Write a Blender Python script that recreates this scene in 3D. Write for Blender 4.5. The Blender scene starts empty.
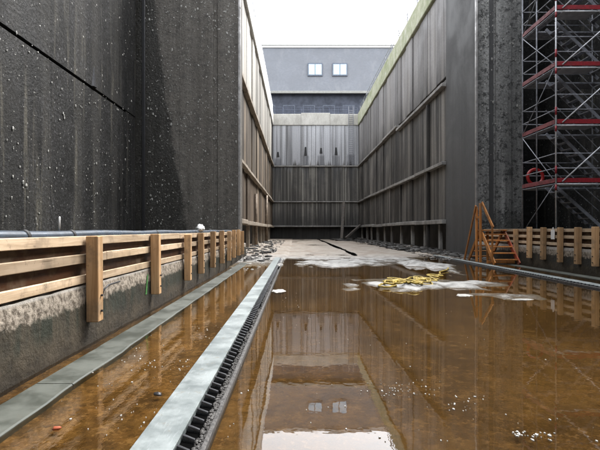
import bpy, math, random
from mathutils import Vector, Matrix, noise as mnoise
R = math.radians
random.seed(7)
scene = bpy.context.scene
C = scene.collection

# ------------------------------------------------------------------ camera
CAM_H, FPX = 1.333, 467.0            # eye height over the water, focal length in photo pixels (600 wide)
cam = bpy.data.cameras.new('camera'); camo = bpy.data.objects.new('camera', cam); C.objects.link(camo)
cam.sensor_width = 36.0; cam.lens = FPX/600*36.0
cam.shift_x = 4/600; cam.shift_y = 5/600
cam.clip_start = .05; cam.clip_end = 6000
camo.location = (0, 0, CAM_H); camo.rotation_euler = (R(90), 0, 0)
scene.camera = camo
# ------------------------------------------------------------------ world, sun, exposure
SUN_EL, SUN_AZ = 54, 50             # azimuth clockwise from +Y
w = bpy.data.worlds.new('World'); scene.world = w; w.use_nodes = True
nt = w.node_tree; nt.nodes.clear()
sky = nt.nodes.new('ShaderNodeTexSky'); sky.sky_type = 'NISHITA'; sky.sun_disc = False
sky.sun_elevation = R(SUN_EL); sky.sun_rotation = R(SUN_AZ)
sky.air_density = 1.2; sky.dust_density = 3.0; sky.ozone_density = 1.0
hs = nt.nodes.new('ShaderNodeHueSaturation'); hs.inputs['Saturation'].default_value = .16
bg = nt.nodes.new('ShaderNodeBackground'); bg.inputs['Strength'].default_value = .15
wo = nt.nodes.new('ShaderNodeOutputWorld')
nt.links.new(sky.outputs[0], hs.inputs['Color']); nt.links.new(hs.outputs[0], bg.inputs[0]); nt.links.new(bg.outputs[0], wo.inputs[0])
sl = bpy.data.lights.new('sun', 'SUN'); so = bpy.data.objects.new('sun', sl); C.objects.link(so)
sl.energy = .6; sl.angle = R(25); sl.color = (1, .97, .93)
_d = Vector((math.sin(R(SUN_AZ))*math.cos(R(SUN_EL)), math.cos(R(SUN_AZ))*math.cos(R(SUN_EL)), math.sin(R(SUN_EL))))
so.rotation_euler = (-_d).to_track_quat('-Z', 'Y').to_euler(); so.location = (0, -30, 60)
vs = scene.view_settings
vs.view_transform = 'Standard'; vs.look = 'None'; vs.exposure = 2.65; vs.gamma = 1; vs.use_curve_mapping = False
cy = scene.cycles
cy.use_denoising = True; cy.max_bounces = 8; cy.diffuse_bounces = 4; cy.glossy_bounces = 4
cy.transparent_max_bounces = 8; cy.caustics_reflective = False; cy.caustics_refractive = False
cy.sample_clamp_indirect = 6

# ------------------------------------------------------------------ helpers
def px(x, d): return (x-296)/FPX*d                 # photo column + distance -> X
def pz(y, d): return CAM_H-(y-230)/FPX*d           # photo row + distance -> Z
def fl(x, y):                                      # photo pixel -> point on the floor
    d = CAM_H*FPX/(y-230); return px(x, d), d

class MB:
    def __init__(s): s.v = []; s.f = []
    def add(s, vs, fs):
        n = len(s.v); s.v += [tuple(p) for p in vs]; s.f += [tuple(i+n for i in f) for f in fs]
    def box(s, x0, x1, y0, y1, z0, z1, M=None):
        v = [Vector(p) for p in ((x0,y0,z0),(x1,y0,z0),(x1,y1,z0),(x0,y1,z0),(x0,y0,z1),(x1,y0,z1),(x1,y1,z1),(x0,y1,z1))]
        if M: v = [M @ p for p in v]
        s.add(v, [(3,2,1,0),(4,5,6,7),(0,1,5,4),(1,2,6,5),(2,3,7,6),(3,0,4,7)])
    def cbox(s, x0, x1, y0, y1, z0, z1, c=.01, M=None, jit=0):
        """box with chamfered edges"""
        v = []; idx = {}
        for i, (X, sx) in enumerate(((x0,1),(x1,-1))):
            for j, (Y, sy) in enumerate(((y0,1),(y1,-1))):
                for k, (Z, sz) in enumerate(((z0,1),(z1,-1))):
                    for a in range(3):
                        p = [X+sx*c, Y+sy*c, Z+sz*c]; p[a] = (X, Y, Z)[a]
                        p = Vector(p)
                        if jit: p += Vector((random.uniform(-jit,jit), random.uniform(-jit,jit), random.uniform(-jit,jit)))
                        idx[(i,j,k,a)] = len(v); v.append(M @ p if M else p)
        g = lambda i,j,k,a: idx[(i,j,k,a)]
        F = []
        for i in (0,1): F.append([g(i,0,0,0),g(i,1,0,0),g(i,1,1,0),g(i,0,1,0)])
        for j in (0,1): F.append([g(0,j,0,1),g(1,j,0,1),g(1,j,1,1),g(0,j,1,1)])
        for k in (0,1): F.append([g(0,0,k,2),g(1,0,k,2),g(1,1,k,2),g(0,1,k,2)])
        for j in (0,1):
            for k in (0,1): F.append([g(0,j,k,1),g(1,j,k,1),g(1,j,k,2),g(0,j,k,2)])
        for i in (0,1):
            for k in (0,1): F.append([g(i,0,k,0),g(i,1,k,0),g(i,1,k,2),g(i,0,k,2)])
        for i in (0,1):
            for j in (0,1): F.append([g(i,j,0,0),g(i,j,1,0),g(i,j,1,1),g(i,j,0,1)])
        for i in (0,1):
            for j in (0,1):
                for k in (0,1): F.append([g(i,j,k,0),g(i,j,k,1),g(i,j,k,2)])
        cen = Vector((0,0,0))
        for p in v: cen += p
        cen /= len(v)
        out = []
        for f in F:
            n = (v[f[1]]-v[f[0]]).cross(v[f[2]]-v[f[1]])
            m = sum((v[q] for q in f), Vector())/len(f)
            out.append(f if n.dot(m-cen) > 0 else f[::-1])
        s.add(v, out)
    def tube(s, pts, r, n=8, cap=True):
        pts = [Vector(p) for p in pts]; rings = []
        up = None
        for i, p in enumerate(pts):
            t = (pts[min(i+1,len(pts)-1)]-pts[max(i-1,0)]).normalized()
            if up is None:
                up = t.orthogonal().normalized()
            up = (up-t*up.dot(t)); up = up.normalized() if up.length > 1e-6 else t.orthogonal().normalized()
            b = t.cross(up)
            rr = r[i] if isinstance(r, (list, tuple)) else r
            rings.append([p+rr*(up*math.cos(2*math.pi*k/n)+b*math.sin(2*math.pi*k/n)) for k in range(n)])
        v = [q for rg in rings for q in rg]; f = []
        for i in range(len(pts)-1):
            for k in range(n): f.append((i*n+k, i*n+(k+1)%n, (i+1)*n+(k+1)%n, (i+1)*n+k))
        if cap: f.append(tuple(range(n))[::-1]); f.append(tuple((len(pts)-1)*n+k for k in range(n)))
        s.add(v, f)
    def bar(s, a, b, wx, wz, c=.004):
        """rectangular bar from a to b"""
        a, b = Vector(a), Vector(b); t = (b-a); L = t.length; t.normalize()
        ref = Vector((0,0,1)) if abs(t.z) < .95 else Vector((0,1,0))
        x = t.cross(ref).normalized(); z = x.cross(t)
        M = Matrix((x, t, z)).transposed().to_4x4(); M.translation = a
        s.cbox(-wx/2, wx/2, 0, L, -wz/2, wz/2, c, M)
    def grid(s, fn, nu, nv):
        v = [fn(i/nu, j/nv) for j in range(nv+1) for i in range(nu+1)]
        s.add(v, [(j*(nu+1)+i, j*(nu+1)+i+1, (j+1)*(nu+1)+i+1, (j+1)*(nu+1)+i) for j in range(nv) for i in range(nu)])
    def lump(s, c, rx, ry, rz, seed=0, amp=.35, n=7, m=5, fr=1.3):
        v = []; f = []
        c = Vector(c)
        for j in range(m+1):
            th = math.pi*j/m
            for i in range(n):
                ph = 2*math.pi*i/n
                d = Vector((math.sin(th)*math.cos(ph), math.sin(th)*math.sin(ph), math.cos(th)))
                k = 1+amp*mnoise.noise(d*fr+Vector((seed*3.1, seed*1.7, seed)))*1.6
                v.append(c+Vector((d.x*rx*k, d.y*ry*k, d.z*rz*k)))
        for j in range(m):
            for i in range(n):
                f.append((j*n+i, (j+1)*n+i, (j+1)*n+(i+1)%n, j*n+(i+1)%n))
        s.add(v, f)
    def mesh(s, name):
        me = bpy.data.meshes.new(name); me.from_pydata(s.v, [], s.f); me.update(); return me
    def build(s, name, mat, parent=None, smooth=False, loc=None):
        me = s.mesh(name); me.materials.append(mat)
        if smooth: me.polygons.foreach_set('use_smooth', [True]*len(me.polygons))
        o = bpy.data.objects.new(name, me); C.objects.link(o)
        if loc: o.location = loc
        if parent: o.parent = parent
        return o

def inst(src, parent, loc=None, rot=None, name=None):
    o = src.copy(); C.objects.link(o); o.parent = parent
    if loc is not None: o.location = loc
    if rot is not None: o.rotation_euler = rot
    return o
def thing(name, label, cat, group=None, loc=(0,0,0)):
    o = bpy.data.objects.new(name, None); C.objects.link(o); o.location = loc; o.empty_display_size = .2
    return tag(o, label, cat, group)
def tag(o, label, cat=None, group=None, kind=None):
    o['label'] = label
    if cat: o['category'] = cat
    if group: o['group'] = group
    if kind: o['kind'] = kind
    return o
def struct(o, label=None, kind='structure', cat=None):
    o['kind'] = kind
    if label: o['label'] = label
    if cat: o['category'] = cat
    return o

# ------------------------------------------------------------------ materials
class NT:
    def __init__(s, name):
        s.m = bpy.data.materials.new(name); s.m.use_nodes = True; s.t = s.m.node_tree; s.t.nodes.clear()
        s.out = s.n('ShaderNodeOutputMaterial'); s.b = s.n('ShaderNodeBsdfPrincipled')
        s.l(s.b.outputs[0], s.out.inputs[0])
        s.tc = s.n('ShaderNodeTexCoord').outputs['Object']
        s.g = s.n('ShaderNodeNewGeometry').outputs['Position']
        s.rnd = s.n('ShaderNodeObjectInfo').outputs['Random']
    def n(s, t): return s.t.nodes.new(t)
    def l(s, a, b): s.t.links.new(a, b)
    def set(s, sock, v):
        if hasattr(v, 'is_linked') or hasattr(v, 'links'): s.l(v, sock)
        else: sock.default_value = v
    def mapping(s, co, sc):
        m = s.n('ShaderNodeMapping'); s.l(co, m.inputs[0]); m.inputs['Scale'].default_value = sc; return m.outputs[0]
    def noise(s, co, scale, detail=4, rough=.6, dist=0):
        n = s.n('ShaderNodeTexNoise'); s.l(co, n.inputs['Vector']); n.inputs['Scale'].default_value = scale
        n.inputs['Detail'].default_value = detail; n.inputs['Roughness'].default_value = rough; n.inputs['Distortion'].default_value = dist
        return n.outputs['Fac']
    def vor(s, co, scale, out='Distance', feat='F1'):
        n = s.n('ShaderNodeTexVoronoi'); n.feature = feat; s.l(co, n.inputs['Vector']); n.inputs['Scale'].default_value = scale
        return n.outputs[out]
    def ss(s, v, a, b, lo=0., hi=1.):
        n = s.n('ShaderNodeMapRange'); n.interpolation_type = 'SMOOTHSTEP'; s.set(n.inputs[0], v)
        if a > b: a, b, lo, hi = b, a, hi, lo
        n.inputs[1].default_value = a; n.inputs[2].default_value = b; n.inputs[3].default_value = lo; n.inputs[4].default_value = hi
        return n.outputs[0]
    def mth(s, op, a, b=0.):
        n = s.n('ShaderNodeMath'); n.operation = op; s.set(n.inputs[0], a); s.set(n.inputs[1], b); return n.outputs[0]
    def mix(s, f, a, b, mode='MIX'):
        n = s.n('ShaderNodeMix'); n.data_type = 'RGBA'; n.blend_type = mode
        s.set(n.inputs[0], f)
        for k, v in ((6,a),(7,b)):
            if isinstance(v, tuple): v = (*v, 1) if len(v) == 3 else v
            s.set(n.inputs[k], v)
        return n.outputs[2]
    def sep(s, co):
        n = s.n('ShaderNodeSeparateXYZ'); s.l(co, n.inputs[0]); return n.outputs
    def bump(s, h, strength=.3, dist=.02):
        n = s.n('ShaderNodeBump'); n.inputs['Strength'].default_value = strength; n.inputs['Distance'].default_value = dist
        s.l(h, n.inputs['Height']); s.l(n.outputs[0], s.b.inputs['Normal'])
    def fin(s, col, rough, metal=None, spec=None):
        if isinstance(col, tuple): col = (*col, 1)
        s.set(s.b.inputs['Base Color'], col); s.set(s.b.inputs['Roughness'], rough)
        if metal is not None: s.set(s.b.inputs['Metallic'], metal)
        if spec is not None: s.b.inputs['Specular IOR Level'].default_value = spec
        return s.m

def wall_mat(name, dark, light, streak=(1.6,1.6,.06), tide=None, tidecol=(.05,.05,.045), top=None, speck=0, speck_scale=5.,
             rough=(.55,.9), bump=.4, pale=None, dark_slant=None, slits=None, grit=0, gritcol=(.16,.16,.155), coarse=0, joint=None, spec=.4, pvar=0, bold=0):
    """weathered concrete: vertical run-off streaks, blotches, tide mark, shells"""
    t = NT(name); P = t.g
    st = t.noise(t.mapping(P, streak), 1.0, 5, .65)
    st2 = t.noise(t.mapping(P, (streak[0]*4, streak[1]*4, streak[2]*2.5)), 1.0, 3, .6)
    bl = t.noise(P, .35, 5, .62, .4)
    fi = t.noise(P, 9., 5, .7)
    f = t.mth('ADD', t.mth('MULTIPLY', st, .55), t.mth('MULTIPLY', st2, .25)); f = t.mth('ADD', f, t.mth('MULTIPLY', bl, .35))
    col = t.mix(t.ss(f, .42, .74), dark, light)
    z = t.sep(P)[2]; x = t.sep(P)[0]
    if bold:
        sb = t.noise(t.mapping(P, (.95,.95,.022)), 1.0, 4, .7); zf = t.noise(t.mapping(P, (.5,.5,.25)), 1.0, 4, .65)
        col = t.mix(t.mth('MULTIPLY', t.ss(sb, .47, .54), bold), col, dark)
        col = t.mix(t.mth('MULTIPLY', t.ss(sb, .44, .39), bold*.9), col, light)
        col = t.mix(t.mth('MULTIPLY', t.ss(zf, .52, .66), bold*.6), col, dark)
    if pale:                       # lime run-off
        col = t.mix(t.ss(st2, .56, .72, 0, .75), col, pale)
    if tide is not None:
        e = t.mth('ADD', z, t.mth('MULTIPLY', t.mth('SUBTRACT', st, .5), tide[1]*3))
        col = t.mix(t.ss(e, tide[0]+tide[1], tide[0]-tide[1], 0, tide[2]), col, tidecol)
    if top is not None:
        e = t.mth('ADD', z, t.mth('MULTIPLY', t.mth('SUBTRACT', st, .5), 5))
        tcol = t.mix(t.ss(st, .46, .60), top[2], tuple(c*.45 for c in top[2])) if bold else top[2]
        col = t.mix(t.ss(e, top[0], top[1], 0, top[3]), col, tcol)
    if slits:                      # rust-black runs below the weep slots
        acc = None
        for xc, z0, z1, wd in slits:
            dx = t.mth('ABSOLUTE', t.mth('SUBTRACT', x, xc))
            dx = t.mth('ADD', dx, t.mth('MULTIPLY', t.mth('SUBTRACT', st2, .5), .35))
            k = t.mth('MULTIPLY', t.ss(dx, wd, wd*.55), t.mth('MULTIPLY', t.ss(z, z1+.15, z1-.3), t.ss(z, z0-4, z0)))
            acc = k if acc is None else t.mth('MAXIMUM', acc, k)
        col = t.mix(t.mth('MULTIPLY', acc, t.ss(st2, .3, .65, .75, .3)), col, (.06,.062,.07))
    wet = None
    if dark_slant:                      # slanting darker, less rough field: x < a - b*z
        e = t.mth('ADD', x, t.mth('MULTIPLY', z, dark_slant[1]))
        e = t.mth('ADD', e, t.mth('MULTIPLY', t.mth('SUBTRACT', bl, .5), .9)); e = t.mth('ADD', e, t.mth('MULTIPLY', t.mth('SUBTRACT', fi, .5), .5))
        wet = t.ss(e, dark_slant[0]+.12, dark_slant[0]-.12)
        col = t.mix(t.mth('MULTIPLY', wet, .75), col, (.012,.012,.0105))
    if joint:                      # shutter-board lines
        q = t.mth('FRACT', t.mth('DIVIDE', z, joint)); q = t.ss(t.mth('ABSOLUTE', t.mth('SUBTRACT', q, .5)), .47, .5)
        col = t.mix(t.mth('MULTIPLY', q, .25), col, dark)
    col = t.mix(t.ss(fi, .3, .75, .25, 0), col, (.02,.02,.018))
    if pvar:
        hv = t.n('ShaderNodeHueSaturation'); t.l(col, hv.inputs['Color']); t.l(t.ss(t.rnd, 0, 1, 1-pvar, 1+pvar), hv.inputs['Value']); col = hv.outputs[0]
    h = t.mth('ADD', t.mth('MULTIPLY', fi, .5), t.mth('MULTIPLY', st2, .35))
    if coarse:
        co = t.vor(P, 3.3); c2 = t.noise(P, 3.5, 4, .75)
        col = t.mix(t.ss(c2, .50, .62, 0, coarse), col, (.02,.02,.02))
        h = t.mth('ADD', h, t.mth('MULTIPLY', c2, 1.2))
    if grit:
        gn = t.noise(P, 11., 3, .75); gm = t.noise(P, .7, 4, .65)
        k = t.mth('MULTIPLY', t.ss(gn, .535, .66), t.mth('MULTIPLY', t.ss(gm, .36, .62, .1, 1.), t.ss(st, .38, .58, .15, 1.)))
        col = t.mix(t.mth('MULTIPLY', k, grit), col, gritcol)
        col = t.mix(t.ss(gn, .44, .34, 0, grit*.8), col, (.004,.004,.004))
        h = t.mth('ADD', h, t.mth('MULTIPLY', gn, 1.3))
    if speck:
        for sc, th in ((speck_scale, .085), (speck_scale*2.6, .12)):
            wob = t.n('ShaderNodeVectorMath'); wob.operation = 'ADD'; t.l(P, wob.inputs[0])
            nz = t.n('ShaderNodeTexNoise'); t.l(P, nz.inputs['Vector']); nz.inputs['Scale'].default_value = 14
            sc_ = t.n('ShaderNodeVectorMath'); sc_.operation = 'SCALE'; t.l(nz.outputs['Color'], sc_.inputs[0]); sc_.inputs['Scale'].default_value = .08
            t.l(sc_.outputs[0], wob.inputs[1])
            v = t.n('ShaderNodeTexVoronoi'); t.l(wob.outputs[0], v.inputs['Vector']); v.inputs['Scale'].default_value = sc
            cs = t.n('ShaderNodeSeparateColor'); t.l(v.outputs['Color'], cs.inputs[0])
            present = t.ss(t.mth('ADD', cs.outputs[0], t.mth('MULTIPLY', t.mth('SUBTRACT', bl, .5), .7)), .74, .80)
            size = t.mth('MULTIPLY', cs.outputs[1], th*1.6)
            k = t.mth('MULTIPLY', present, t.ss(t.mth('SUBTRACT', v.outputs['Distance'], size), .03, -.03))
            col = t.mix(t.mth('MULTIPLY', k, speck), col, (.26,.26,.24))
            h = t.mth('ADD', h, t.mth('MULTIPLY', k, .8))
    r = t.ss(bl, .35, .65, rough[0], rough[1])
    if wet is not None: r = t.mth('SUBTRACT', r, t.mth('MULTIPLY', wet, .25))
    t.bump(h, bump, .04)
    return t.fin(col, r, None, spec)

def wood_mat(name, a, b, axis=2, grey=.0):
    t = NT(name); sc = [14,14,14]; sc[axis] = .9
    off = t.n('ShaderNodeVectorMath'); off.operation = 'ADD'; t.l(t.tc, off.inputs[0])
    cb = t.n('ShaderNodeCombineXYZ'); k = t.mth('MULTIPLY', t.rnd, 37.); 
    for i in range(3): t.l(k, cb.inputs[i])
    t.l(cb.outputs[0], off.inputs[1]); P = off.outputs[0]
    gr = t.noise(t.mapping(P, sc), 1., 5, .6, .6)
    g2 = t.noise(P, 3., 4, .6); fine = t.noise(t.mapping(P, [q*6 for q in sc]), 1., 2)
    col = t.mix(t.ss(gr, .35, .68), a, b)
    col = t.mix(t.ss(g2, .48, .68, 0, .6), col, (.17,.13,.09)); g3 = t.noise(P, 9., 5, .8); col = t.mix(t.ss(g3, .58, .68, 0, .55), col, (.09,.065,.045))
    kn = t.vor(t.mapping(P, [q*.35 for q in sc]), 1.6); col = t.mix(t.ss(kn, .10, .05, 0, .6), col, (.07,.035,.015))
    hv = t.n('ShaderNodeHueSaturation'); t.l(col, hv.inputs['Color']); t.l(t.ss(t.rnd, 0, 1, .66, 1.22), hv.inputs['Value']); hv.inputs['Saturation'].default_value = 1-grey
    t.bump(t.mth('ADD', gr, t.mth('MULTIPLY', fine, .5)), .25, .01)
    return t.fin(hv.outputs[0], t.ss(g2, .3, .7, .6, .85), None, .2)

def plain(name, col, rough=.6, metal=0., var=.3, scale=6., spec=None):
    t = NT(name); n = t.noise(t.g, scale, 4, .65)
    d = tuple(c*(1-var) for c in col); c = t.mix(t.ss(n, .35, .65), d, col)
    t.bump(n, .12, .01)
    return t.fin(c, t.ss(n, .3, .7, min(1, rough+.12), max(.05, rough-.1)), metal, spec)

M = {}
FAR_SLITS = [(278,150),(305.5,147),(321,147),(336,147),(351,146)]
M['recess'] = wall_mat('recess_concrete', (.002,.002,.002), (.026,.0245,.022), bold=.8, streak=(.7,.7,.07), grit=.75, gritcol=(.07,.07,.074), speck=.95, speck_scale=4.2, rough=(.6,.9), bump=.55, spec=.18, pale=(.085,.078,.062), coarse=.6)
M['pier'] = wall_mat('pier_concrete', (.082,.074,.064), (.15,.138,.122), streak=(.9,.9,.05), bold=.3, spec=.25, grit=.5, gritcol=(.19,.185,.17), speck=.85, speck_scale=4.2, rough=(.5,.85), bump=.5, dark_slant=(-5.05,.163), coarse=.35)
M['pier_right'] = wall_mat('pier_right_concrete', (.10,.10,.097), (.30,.30,.29), bold=.45, spec=.25, streak=(1.4,1.4,.05), grit=.7, gritcol=(.36,.36,.35), speck=.6, speck_scale=4.0, rough=(.6,.9), bump=.6, coarse=.8, tide=(2.2,.6,.7))
M['smooth'] = wall_mat('smooth_concrete', (.05,.05,.05), (.072,.072,.073), streak=(1,1,.1), rough=(.6,.85), bump=.25, joint=.9)
M['body'] = wall_mat('backing_concrete', (.015,.015,.015), (.05,.048,.045), bump=.4)
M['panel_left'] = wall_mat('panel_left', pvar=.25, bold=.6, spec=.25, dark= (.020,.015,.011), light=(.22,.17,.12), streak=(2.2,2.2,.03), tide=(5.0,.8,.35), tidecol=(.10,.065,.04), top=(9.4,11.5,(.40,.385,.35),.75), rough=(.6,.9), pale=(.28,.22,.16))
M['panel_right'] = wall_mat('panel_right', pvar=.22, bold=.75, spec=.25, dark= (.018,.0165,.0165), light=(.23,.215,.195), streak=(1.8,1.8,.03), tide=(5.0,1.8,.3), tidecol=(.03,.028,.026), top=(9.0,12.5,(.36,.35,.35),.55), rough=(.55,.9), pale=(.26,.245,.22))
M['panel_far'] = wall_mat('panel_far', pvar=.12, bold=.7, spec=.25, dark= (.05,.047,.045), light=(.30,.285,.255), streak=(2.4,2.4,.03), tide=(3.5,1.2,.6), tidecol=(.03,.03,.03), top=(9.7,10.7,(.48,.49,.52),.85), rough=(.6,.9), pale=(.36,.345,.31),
                         slits=[(px(a,65), 10.3, pz(b+8,65), .62) for a, b in FAR_SLITS])
M['coping'] = wall_mat('coping_concrete', (.34,.33,.30), (.52,.505,.47), streak=(1,1,.5), rough=(.7,.95), bump=.3)
M['coping_moss'] = wall_mat('coping_moss', (.22,.25,.13), (.46,.46,.36), streak=(.35,.35,.5), rough=(.75,.95), bump=.4, pale=(.5,.49,.45))
M['ledge'] = wall_mat('ledge_concrete', (.14,.135,.13), (.36,.35,.33), streak=(1,1,.8), rough=(.6,.9), bump=.3)
M['ledge_tan'] = wall_mat('ledge_tan', (.2,.165,.125), (.36,.31,.25), streak=(1,1,.8), rough=(.6,.9), bump=.3)
M['steel_edge'] = plain('worn_steel_edge', (.32,.31,.30), .4, .5, .4, 3)
M['rust_edge'] = plain('rusty_edge', (.2,.15,.105), .6, .2, .5, 3)
M['black'] = plain('black_rubber', (.004,.004,.0045), .6)
M['void'] = plain('black_void', (.003,.003,.003), .9, 0, .3, 6, spec=0)
M['dark_iron'] = plain('dark_iron', (.03,.03,.032), .45, .4)
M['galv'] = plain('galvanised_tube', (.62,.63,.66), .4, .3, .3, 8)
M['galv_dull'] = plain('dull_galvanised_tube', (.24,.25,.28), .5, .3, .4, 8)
M['red'] = plain('red_paint', (.26,.012,.02), .5, 0, .35, 9)
M['red_dull'] = plain('faded_red_paint', (.16,.02,.026), .6, 0, .5, 5)
M['deck'] = plain('aluminium_deck', (.4,.41,.44), .45, .3, .25, 4)
M['buoy'] = plain('red_buoy', (.35,.012,.012), .4, 0, .15, 7)
M['post'] = wood_mat('post_timber', (.52,.335,.18), (.34,.20,.095), 2)
M['board'] = wood_mat('board_timber', (.49,.375,.26), (.34,.25,.16), 1)
M['stile'] = wood_mat('stile_timber', (.52,.22,.06), (.34,.13,.035), 2)
M['stile_red'] = wood_mat('stile_red_timber', (.32,.07,.035), (.2,.04,.022), 2)
M['ply'] = wood_mat('dark_plywood', (.075,.030,.010), (.035,.014,.005), 1)
M['oldwood'] = wood_mat('old_timber', (.16,.14,.12), (.06,.05,.045), 1, .3)
M['pipe'] = plain('blue_grey_pipe', (.055,.07,.09), .35, .1, .5, 5)
M['white'] = plain('white_plastic', (.6,.6,.59), .45, 0, .1, 9)
M['yellow'] = plain('yellow_hose', (.48,.34,.05), .55, 0, .6, 7)
M['orange'] = plain('orange_scrap', (.36,.075,.025), .7)
M['green_paint'] = plain('green_spray_paint', (.05,.20,.04), .8, 0, .6, 40)
M['foam'] = plain('dried_foam', (.42,.41,.38), .85, 0, .4, 14)
M['rock'] = plain('wet_rubble', (.04,.036,.031), .65, 0, .85, 1.2, spec=.3)
M['rock_brown'] = plain('brown_rubble', (.11,.09,.07), .45, 0, .6, 2.5)
M['glass'] = plain('window_glass', (.45,.62,.75), .08, 0, .15, .4)
M['frame'] = plain('window_frame', (.10,.12,.16), .5)
M['facade_dark'] = plain('shaded_facade', (.05,.06,.09), .6, 0, .4, .7)
M['trim'] = plain('roof_trim', (.7,.7,.7), .6, 0, .1)
M['gutter'] = plain('gutter', (.30,.30,.28), .5, .2, .2)
M['rail_blue'] = plain('blue_grey_railing', (.05,.065,.11), .5, .2)
M['earth'] = plain('quay_paving', (.2,.19,.175), .85, 0, .4, .5)

def kerb_mat(name, band, green):
    t = NT(name); P = t.g; z = t.sep(P)[2]
    n1 = t.noise(P, 2.2, 6, .7); n2 = t.noise(P, 14, 5, .7); st = t.noise(t.mapping(P, (3,3,.4)), 1.3, 4)
    col = t.mix(t.ss(n1, .35, .65), (.022,.019,.014), (.066,.054,.038))
    col = t.mix(t.mth('MULTIPLY', t.ss(st, .40, .55, .15, .85), t.ss(z, .16, .34)), col, green)
    e = t.mth('ADD', z, t.mth('MULTIPLY', t.mth('SUBTRACT', n1, .5), .22)); e = t.mth('ADD', e, t.mth('MULTIPLY', t.mth('SUBTRACT', n2, .5), .12))
    lime = t.mix(t.ss(n2, .35, .62), (.075,.06,.045), (.31,.27,.22))
    col = t.mix(t.ss(e, band-.025, band+.025, 0, .95), col, lime)
    col = t.mix(t.ss(e, .16, .02, 0, .6), col, (.025,.02,.014))
    col = t.mix(t.ss(z, .66, .685, 0, .6), col, (.38,.365,.34))
    k = t.ss(t.vor(P, 7), .13, .06, 0, .35); col = t.mix(k, col, (.03,.03,.03))
    t.bump(t.mth('ADD', n2, t.mth('MULTIPLY', n1, 1.2)), .6, .03)
    return t.fin(col, t.ss(n1, .3, .7, .6, .9), None, .2)
M['kerb'] = kerb_mat('kerb_concrete', .50, (.020,.025,.018))
M['kerb_right'] = kerb_mat('kerb_right_concrete', .50, (.028,.029,.026))

def strip_mat():
    t = NT('wet_concrete_strip'); P = t.g; n = t.noise(P, 1.6, 6, .7); f = t.noise(P, 22, 4, .7)
    col = t.mix(t.ss(n, .35, .65), (.032,.036,.029), (.075,.08,.068)); col = t.mix(t.ss(f, .55, .75, 0, .5), col, (.06,.05,.035))
    t.bump(f, .12, .01); return t.fin(col, t.ss(n, .35, .65, .4, .7), None, .3)
M['strip'] = strip_mat()
def plate_mat():
    t = NT('scuffed_steel_plate'); P = t.g; n = t.noise(P, 2.4, 6, .75); f = t.noise(t.mapping(P, (60,6,6)), 1, 4, .7); g = t.noise(P, 9, 5, .7)
    col = t.mix(t.ss(n, .35, .65), (.12,.14,.14), (.225,.25,.248)); col = t.mix(t.ss(g, .58, .72, 0, .6), col, (.14,.12,.085)); col = t.mix(t.ss(f, .55, .8, 0, .4), col, (.45,.47,.48))
    t.bump(t.mth('ADD', g, f), .1, .006); return t.fin(col, t.ss(n, .3, .7, .4, .65), .25)
M['plate'] = plate_mat()
def floor_mat():
    t = NT('silted_concrete_floor'); P = t.g; X, Y, Z = t.sep(P)
    n1 = t.noise(P, .55, 6, .68, .5); n2 = t.noise(P, 3.2, 6, .72); n3 = t.noise(P, 24, 4, .7); st = t.noise(t.mapping(P, (2.2,.3,1)), 1, 6, .75)
    silt = t.mix(t.ss(n1, .36, .64), (.062,.042,.020), (.205,.143,.064))
    silt = t.mix(t.ss(n2, .46, .66, 0, .8), silt, (.19,.122,.048))
    silt = t.mix(t.ss(st, .50, .66, 0, .45), silt, (.05,.035,.018)); n4 = t.noise(P, 7.5, 5, .75); silt = t.mix(t.ss(n4, .50, .60, 0, .55), silt, (.05,.034,.018)); silt = t.mix(t.ss(n4, .45, .36, 0, .65), silt, (.30,.22,.12))
    silt = t.mix(t.mth('MULTIPLY', t.ss(n3, .52, .68), t.ss(n2, .38, .6, 0, .7)), silt, (.36,.27,.16))
    # right-hand basin holds greyer, darker silt
    silt = t.mix(t.mth('MULTIPLY', t.ss(X, -.7, -.3), .5), silt, (.062,.047,.027))
    dry = t.mix(t.ss(n2, .35, .65), (.20,.17,.135), (.32,.285,.24))
    dry = t.mix(t.ss(n1, .45, .62, 0, .7), dry, (.17,.12,.085))
    pale = t.mix(t.ss(n2, .35, .62), (.09,.086,.078), (.31,.305,.29))
    dry = t.mix(t.ss(Y, 25, 20), dry, pale)
    wetedge = t.mix(.5, silt, (.10,.085,.07))
    col = t.mix(t.ss(Z, -.004, .006), silt, wetedge); col = t.mix(t.ss(t.mth('ADD', Z, t.mth('MULTIPLY', t.mth('SUBTRACT', n3, .5), .04)), .0, .034), col, dry)
    t.bump(t.mth('ADD', n2, t.mth('MULTIPLY', n3, .4)), .35, .02)
    return t.fin(col, t.ss(t.mth('ADD', Z, t.mth('MULTIPLY', t.mth('SUBTRACT', n2, .5), .05)), .004, .05, .16, .7))
M['floor'] = floor_mat()
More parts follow.
